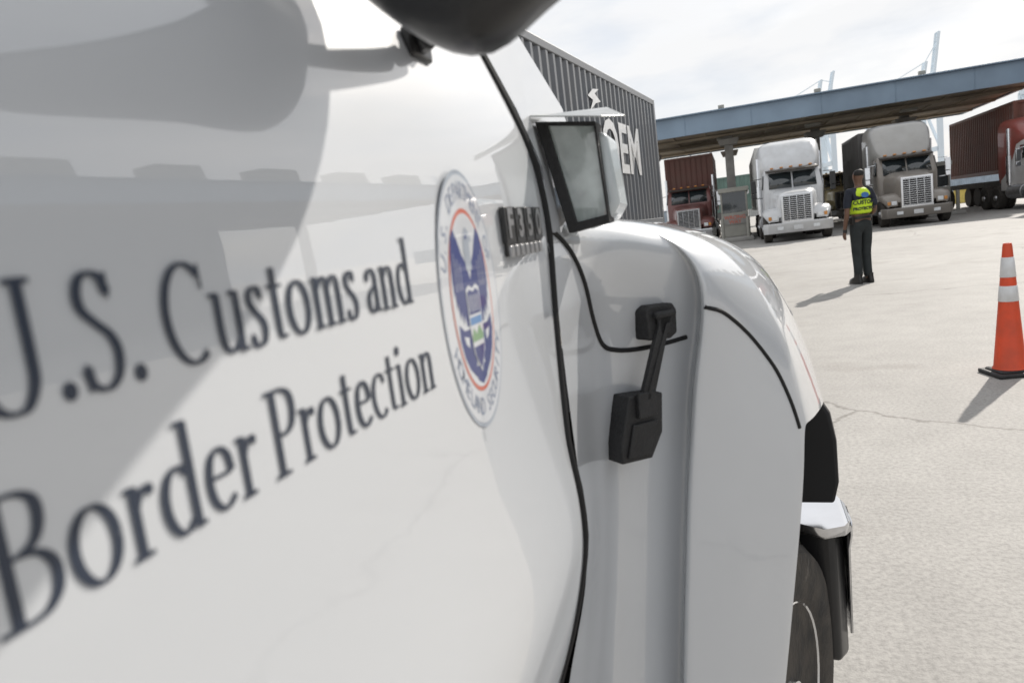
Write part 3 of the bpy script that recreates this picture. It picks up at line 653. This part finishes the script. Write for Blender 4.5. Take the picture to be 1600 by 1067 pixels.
# ================================================================== PERSON
def skin(name,chains,m,parent,sub=2,smooth=True):
    verts=[];edges=[];R=[];key={}
    for ch in chains:
        prev=None
        for (p,r) in ch:
            k=tuple(round(c,4) for c in p)
            if k not in key: key[k]=len(verts); verts.append(p); R.append(r)
            i=key[k]
            if prev is not None: edges.append((prev,i))
            prev=i
    me=bpy.data.meshes.new(name); me.from_pydata(verts,edges,[]); o=bpy.data.objects.new(name,me); COL.objects.link(o)
    s=o.modifiers.new('k','SKIN'); s.use_smooth_shade=True
    lay=me.skin_vertices[0] if me.skin_vertices else None
    if lay:
        for i,r in enumerate(R):
            rr=r if isinstance(r,tuple) else (r,r); lay.data[i].radius=rr; lay.data[i].use_root=(i==0)
    q=o.modifiers.new('s','SUBSURF'); q.levels=sub; q.render_levels=sub
    me.materials.append(m)
    if parent:o.parent=parent
    return o
pe=empty('person',None,(1.85,12.37,0),rad(27),'officer in navy uniform and yellow vest standing, back turned','person')
pel=(0,0,.98)
def hand(wx,wy,wz,sx):
    ch=[]; palm=(wx,wy+.01,wz-.05)
    for k,(dy,l) in enumerate([(-.03,.075),(-.01,.085),(.01,.08),(.03,.062)]):
        b=(wx+sx*.004,wy+dy+.012,wz-.09)
        ch.append([((wx,wy,wz),.024),(palm,.028),(b,.012),((b[0]-sx*.004,b[1]+.006,b[2]-l*.5),.0095),((b[0]-sx*.016,b[1]+.014,b[2]-l),.008)])
    ch.append([(palm,.028),((wx-sx*.01,wy+.045,wz-.06),.012),((wx-sx*.02,wy+.062,wz-.10),.010)])
    return ch
LA=[((0,0,1.38),(.12,.09)),((-.17,0,1.44),.06),((-.225,-.02,1.27),.047),((-.250,-.04,1.12),.040),((-.245,.02,.98),.034),((-.235,.06,.88),.026)]
RA=[((0,0,1.38),(.12,.09)),((.17,0,1.44),.06),((.222,-.02,1.27),.047),((.235,-.03,1.13),.040),((.20,.08,1.04),.034),((.15,.17,.98),.026)]
LL=[(pel,(.14,.11)),((-.085,0,.90),.095),((-.090,.0,.70),.078),((-.085,.015,.50),.056),((-.085,-.01,.30),.052),((-.085,-.02,.09),.038),((-.10,.10,.04),.036),((-.10,.16,.03),.028)]
RL=[(pel,(.14,.11)),((.085,0,.90),.095),((.085,.0,.70),.078),((.08,.02,.50),.056),((.078,0,.30),.052),((.078,-.02,.09),.038),((.10,.10,.04),.036),((.11,.16,.03),.028)]
SP=[(pel,(.14,.11)),((0,0,1.12),(.135,.10)),((0,0,1.27),(.15,.105)),((0,0,1.38),(.12,.09)),((0,.0,1.50),.055),((0,.01,1.56),.055),((0,.015,1.62),(.068,.078)),((0,.01,1.70),(.078,.095)),((0,.0,1.765),(.06,.07))]
body=skin('body',[SP,LA,RA,LL,RL]+hand(-.235,.06,.88,-1)+hand(.15,.17,.98,1),M['skin'],pe)
mb=MB(); 
mb.loft([[(.0-.012,.09,1.70),(.012,.09,1.70),(.012,.095,1.68),(-.012,.095,1.68)],[(-.018,.112,1.655),(.018,.112,1.655),(.015,.10,1.645),(-.015,.10,1.645)]])
mb.box((0,.098,1.622),(.05,.012,.012)); mb.obj('nose_and_mouth',M['skin'],pe,bevel=.004)
for sx in (-1,1):
    mb=MB(); mb.box((sx*.079,.012,1.672),(.02,.035,.06),rz=sx*.3); mb.obj('ear',M['skin'],pe,bevel=.006)
    mb=MB(); mb.box((sx*.032,.098,1.695),(.022,.008,.01)); mb.obj('eye',M['hair'],pe,bevel=.003)
skin('hair',[[((0,-.022,1.66),(.070,.074)),((0,-.012,1.72),(.082,.092)),((0,.0,1.785),(.062,.072))]],M['hair'],pe)
skin('trousers',[[((0,0,1.06),(.145,.115)),((0,0,.98),(.152,.12)),((-.088,0,.88),.103),((-.090,.0,.70),.090),((-.086,.012,.50),.076),((-.087,-.01,.28),.071),((-.088,-.012,.085),.070)],
   [((0,0,.98),(.152,.12)),((.088,0,.88),.103),((.088,.0,.70),.090),((.082,.015,.50),.076),((.080,0,.28),.071),((.082,-.01,.085),.070)]],M['trousers'],pe)
skin('shirt',[[((0,0,1.04),(.147,.118)),((0,0,1.14),(.15,.118)),((0,0,1.28),(.165,.122)),((0,0,1.40),(.13,.10)),((0,0,1.49),.07)],
   [((0,0,1.40),(.13,.10)),((-.172,0,1.44),.078),((-.225,-.02,1.28),.064),((-.243,-.03,1.17),.060)],
   [((0,0,1.40),(.13,.10)),((.172,0,1.44),.078),((.222,-.02,1.28),.064),((.233,-.027,1.17),.060)]],M['uniform'],pe)
def ell(z,a,b,n=28): return [(a*math.copysign(abs(math.cos(2*math.pi*i/n))**.8,math.cos(2*math.pi*i/n)),b*math.copysign(abs(math.sin(2*math.pi*i/n))**.8,math.sin(2*math.pi*i/n)),z) for i in range(n)]
mb=MB(); mb.loft([ell(1.08,.170,.142),ell(1.16,.173,.144),ell(1.26,.180,.146),ell(1.34,.180,.14)],0)
mb.loft([ell(1.341,.180,.14),ell(1.42,.160,.125),ell(1.47,.115,.10),ell(1.505,.08,.075)],0)
mb.add([(-.075,-.1475,1.335),(.075,-.1475,1.335),(.07,-.131,1.43),(-.07,-.131,1.43)],[(0,1,2,3)],1)
mb.obj('vest',[M['hivis'],M['vestblue']],pe,sub=1)
for t,z,s in (('CUSTOMS',1.27,.085),('PROTECTION',1.175,.062)):
    mb=MB(); vs,fs=text_geo(t,s,.003); mb.add([(v.x,-.149-.003+abs(v.x)**2*1.2,z+v.y) for v in vs],fs)
    mb.obj('vest_lettering',M['uniform'],pe)
mb=MB(); mb.loft([ell(1.02,.165,.133),ell(1.065,.165,.133)]); mb.box((-.16,-.02,1.0),(.05,.09,.12)); mb.box((.16,.0,1.0),(.05,.08,.16)); mb.obj('duty_belt',M['boot'],pe,bevel=.006)
for fx in (-.098,.098):
    mb=MB(); mb.loft([[(fx+math.copysign(w,math.cos(t))*abs(math.cos(t))**.7,yy+l*math.sin(t),z) for t in [2*math.pi*k/16 for k in range(16)]] for w,yy,l,z in ((.052,.045,.145,0),(.054,.045,.15,.03),(.050,.035,.13,.07),(.048,-.01,.075,.11),(.05,-.015,.065,.16))])
    mb.obj('boot',M['boot'],pe,ang=60)
skin('glove',[[((-.2335,.055,.90),.034),((-.234,.065,.84),.036),((-.232,.07,.79),.026)]],M['boot'],pe,1)
# ================================================================== CONE
ce=empty('traffic_cone',None,(1.785,5.78,0),rad(12),'orange traffic cone with two white bands on a black base','traffic cone')
mb=MB(); mb.box((0,0,.015),(.29,.29,.030)); mb.box((0,0,.038),(.235,.235,.016),top=.9)
mb.obj('base',M['rubber'],ce,bevel=.010)
def cr_(z): return .100+(.028-.100)*(z-.046)/(.935-.046)
mb=MB(); mb.lathe([(.108,.046),(cr_(.06),.06),(cr_(.46),.46),(cr_(.6),.6),(cr_(.66),.66),(cr_(.80),.80),(cr_(.92),.92),(.025,.937),(.016,.937),(.016,.92)],(0,0,0),'Z',40); mb.obj('body',M['orange'],ce,ang=60)
for a,b in ((.53,.64),(.70,.84)):
    mb=MB(); mb.lathe([(cr_(a)+.0005,a),(cr_(a)+.003,a+.002),(cr_(b)+.003,b-.002),(cr_(b)+.0005,b)],(0,0,0),'Z',40); mb.obj('reflective_band',M['reflective'],ce,ang=60)
# ================================================================== CRANES, LAMPS, FAR YARD
def crane(x,y,label,H=44,s=1):
    e=empty('harbour_crane',None,(x,y,0),rad(8),label,'crane','harbour cranes beyond the gate')
    mb=MB(); w=1.3*s
    for a in (-8,8):
        for b in (-6,6): mb.beam((a*s,b*s,0),(a*s,b*s,26*s),w)
        mb.beam((a*s,-6*s,12*s),(a*s,6*s,12*s),w)
        mb.beam((a*s,-6*s,26*s),(a*s,6*s,26*s),w)
        mb.beam((a*s,-6*s,12*s),(a*s,6*s,26*s),w*.5)
    for b in (-6,6): mb.beam((-8*s,b*s,26*s),(8*s,b*s,26*s),w)
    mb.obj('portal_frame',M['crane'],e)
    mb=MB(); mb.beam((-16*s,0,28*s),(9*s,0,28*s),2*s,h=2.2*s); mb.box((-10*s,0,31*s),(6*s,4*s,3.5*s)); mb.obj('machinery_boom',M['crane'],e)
    mb=MB()
    for b in(-1.1,1.1):
        mb.beam((8*s,b*s,28*s),(10.5*s,b*s,H),.6*s); mb.beam((5*s,b*s,28*s),(6.8*s,b*s,38*s),.6*s)
    for k in range(9):
        t=k/8; z=28*s+(H-28*s)*t; mb.beam((8*s+2.5*s*t,-1.1*s,z),(8*s+2.5*s*t,1.1*s,z),.3*s)
        if k<8:
            t2=(k+1)/8; mb.beam((8*s+2.5*s*t,-1.1*s,z),(8*s+2.5*s*t2,1.1*s,28*s+(H-28*s)*t2),.25*s)
    mb.beam((6.8*s,0,38*s),(-12*s,0,29*s),.25*s); mb.beam((6.8*s,0,38*s),(10*s,0,H-3),.2*s)
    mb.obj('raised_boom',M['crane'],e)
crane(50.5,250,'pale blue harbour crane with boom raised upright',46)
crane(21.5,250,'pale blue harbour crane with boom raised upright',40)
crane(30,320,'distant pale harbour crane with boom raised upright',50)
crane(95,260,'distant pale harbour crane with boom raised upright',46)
for x,y,h in ((-1.6,62,9.5),(-3.9,75,10),(12.5,70,10),(15.5,95,11)):
    e=empty('street_lamp',None,(x,y,0),0,'tall grey yard lamp pole with two lamp heads','street lamp','yard lamps')
    mb=MB(); mb.cyl((0,0,0),(0,0,h),.12,.07,12); mb.beam((-1,0,h),(1,0,h),.08); mb.obj('pole',M['steel'],e)
    for sx in(-1,1):
        mb=MB(); mb.box((sx,0,h-.06),(.5,.3,.14)); mb.obj('lamp_head',M['booth'],e,bevel=.03)
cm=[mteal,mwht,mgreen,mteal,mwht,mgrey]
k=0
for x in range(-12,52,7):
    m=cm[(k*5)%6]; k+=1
    nm={'container_green':'green','container_hazed_blue':'blue','container_white':'white','container_grey_brown':'grey'}[m.name.split('.')[0]]
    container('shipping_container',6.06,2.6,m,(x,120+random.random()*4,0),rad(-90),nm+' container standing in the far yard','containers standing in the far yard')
container('shipping_container',6.06,2.6,mgreen,(-3.6,58,1.3),rad(-90),'dull green container with white lettering beyond the gate',None,text=[('SHIPPING',.8,3.0,1.4,'x+',.01)])
for i,(x,y) in enumerate(((14.4,54),(15.9,54.2))):
    e=empty('road_barrier',None,(x,y,0),0,'yellow plastic road barrier on the concrete yard','barrier','yellow road barriers')
    mb=MB(); mb.loft([[(-.7,-.28,0),(.7,-.28,0),(.7,.28,0),(-.7,.28,0)],[(-.7,-.24,.2),(.7,-.24,.2),(.7,.24,.2),(-.7,.24,.2)],[(-.68,-.1,.5),(.68,-.1,.5),(.68,.1,.5),(-.68,.1,.5)],[(-.68,-.08,.9),(.68,-.08,.9),(.68,.08,.9),(-.68,.08,.9)]]); mb.obj('barrier_body',M['yellow'],e,bevel=.02)
# ================================================================== GROUND
me=bpy.data.meshes.new('ground'); me.from_pydata([(-1500,-400,0),(1500,-400,0),(1500,2500,0),(-1500,2500,0)],[],[(0,1,2,3)])
g=bpy.data.objects.new('ground',me); COL.objects.link(g); g['kind']='structure'
m=bpy.data.materials.new('yard_concrete'); m.use_nodes=True; nt=m.node_tree; b=nt.nodes['Principled BSDF']; N=nt.nodes.new; Lk=nt.links.new
tc=N('ShaderNodeTexCoord')
def noise(sc,det=6,ro=.6):
    n=N('ShaderNodeTexNoise'); n.inputs['Scale'].default_value=sc; n.inputs['Detail'].default_value=det; n.inputs['Roughness'].default_value=ro; Lk(tc.outputs['Object'],n.inputs['Vector']); return n
def ramp(src,p0,c0,p1,c1):
    r=N('ShaderNodeValToRGB'); r.color_ramp.elements[0].position=p0; r.color_ramp.elements[0].color=(*c0,1); r.color_ramp.elements[1].position=p1; r.color_ramp.elements[1].color=(*c1,1); Lk(src,r.inputs['Fac']); return r
def mul(a,b_,f=1):
    x=N('ShaderNodeMix'); x.data_type='RGBA'; x.blend_type='MULTIPLY'; x.inputs[0].default_value=f; Lk(a,x.inputs[6]); Lk(b_,x.inputs[7]); return x.outputs[2]
big=ramp(noise(.35,5).outputs['Fac'],.3,(.345,.33,.31),.7,(.42,.405,.38))
fine=ramp(noise(45,4,.75).outputs['Fac'],.35,(.70,.70,.70),.6,(1,1,1))
mid=ramp(noise(3,6).outputs['Fac'],.3,(.86,.86,.86),.65,(1,1,1))
c=mul(big.outputs['Color'],fine.outputs['Color']); c=mul(c,mid.outputs['Color'])
vo=N('ShaderNodeTexVoronoi'); vo.feature='DISTANCE_TO_EDGE'; vo.inputs['Scale'].default_value=.16
nn=noise(1.2,5); ad=N('ShaderNodeMix'); ad.data_type='RGBA'; ad.blend_type='LINEAR_LIGHT'; ad.inputs[0].default_value=.35; Lk(tc.outputs['Object'],ad.inputs[6]); Lk(nn.outputs['Color'],ad.inputs[7]); Lk(ad.outputs[2],vo.inputs['Vector'])
crk=ramp(vo.outputs['Distance'],.0,(.42,.40,.38),.0035,(1,1,1)); c=mul(c,crk.outputs['Color'],.8)
st=ramp(noise(.9,3).outputs['Fac'],.58,(1,1,1),.75,(.76,.74,.72)); c=mul(c,st.outputs['Color'])
Lk(c,b.inputs['Base Color']); b.inputs['Roughness'].default_value=.75
bp=N('ShaderNodeBump'); bp.inputs['Strength'].default_value=.4; bp.inputs['Distance'].default_value=.006; Lk(noise(70,4,.7).outputs['Fac'],bp.inputs['Height']); Lk(bp.outputs['Normal'],b.inputs['Normal'])
me.materials.append(m)
# ================================================================== WORLD / SUN
W=bpy.data.worlds.new('World'); S.world=W; W.use_nodes=True; nt=W.node_tree; N=nt.nodes.new; Lk=nt.links.new
bg=nt.nodes['Background']; out=nt.nodes['World Output']
sv=Vector((.465*.809,.885*.809,.588)).normalized()
sky=N('ShaderNodeTexSky'); sky.sky_type='NISHITA'; sky.sun_disc=False; sky.sun_elevation=math.asin(sv.z); sky.sun_rotation=math.atan2(sv.x,sv.y); sky.dust_density=2.5
Lk(sky.outputs['Color'],bg.inputs['Color']); bg.inputs['Strength'].default_value=.14
bg2=N('ShaderNodeBackground'); bg2.inputs['Strength'].default_value=.97
tc=N('ShaderNodeTexCoord'); mp=N('ShaderNodeMapping'); mp.inputs['Scale'].default_value=(1,1,3.2); Lk(tc.outputs['Generated'],mp.inputs['Vector'])
n=N('ShaderNodeTexNoise'); n.inputs['Scale'].default_value=2.6; n.inputs['Detail'].default_value=8; n.inputs['Roughness'].default_value=.55; Lk(mp.outputs['Vector'],n.inputs['Vector'])
r=N('ShaderNodeValToRGB'); r.color_ramp.elements[0].position=.30; r.color_ramp.elements[0].color=(.75,.75,.75,1); r.color_ramp.elements[1].position=.58; r.color_ramp.elements[1].color=(1,1,1,1); Lk(n.outputs['Fac'],r.inputs['Fac'])
n2=N('ShaderNodeTexNoise'); n2.inputs['Scale'].default_value=5; n2.inputs['Detail'].default_value=6; Lk(mp.outputs['Vector'],n2.inputs['Vector'])
r2=N('ShaderNodeValToRGB'); r2.color_ramp.elements[0].position=.36; r2.color_ramp.elements[0].color=(.80,.84,.90,1); r2.color_ramp.elements[1].position=.58; r2.color_ramp.elements[1].color=(.97,.975,.985,1); Lk(n2.outputs['Fac'],r2.inputs['Fac']); Lk(r2.outputs['Color'],bg2.inputs['Color'])
mx=N('ShaderNodeMixShader'); Lk(r.outputs['Color'],mx.inputs['Fac']); Lk(bg.outputs[0],mx.inputs[1]); Lk(bg2.outputs[0],mx.inputs[2]); Lk(mx.outputs[0],out.inputs['Surface'])
sl_=bpy.data.lights.new('sun','SUN'); sl_.energy=4.6; sl_.angle=rad(.9); sl_.color=(1,.94,.86)
so=bpy.data.objects.new('sun',sl_); COL.objects.link(so); so.rotation_euler=sv.to_track_quat('Z','Y').to_euler()
# ================================================================== CAMERA
rho=rad(7.1);p=rad(8.33);yaw=rad(18.5)
Fh=Vector((-math.sin(yaw),math.cos(yaw),0)); R=Vector((math.cos(yaw),math.sin(yaw),0)); Z=Vector((0,0,1))
F=Fh*math.cos(p)-Z*math.sin(p); U=Fh*math.sin(p)+Z*math.cos(p)
cx=R*math.cos(rho)-U*math.sin(rho); cy=R*math.sin(rho)+U*math.cos(rho)
cam=bpy.data.cameras.new('camera'); cam.lens=24.75; cam.sensor_width=36; cam.clip_start=.02; cam.clip_end=5000
cam.dof.use_dof=True; cam.dof.focus_distance=2.2; cam.dof.aperture_fstop=8
co=bpy.data.objects.new('camera',cam); COL.objects.link(co)
Mx=Matrix((cx,cy,-F)).transposed().to_4x4(); Mx.translation=Vector((0,0,1.4)); co.matrix_world=Mx
S.camera=co
S.view_settings.view_transform='Standard'; S.view_settings.look='None'; S.view_settings.exposure=0
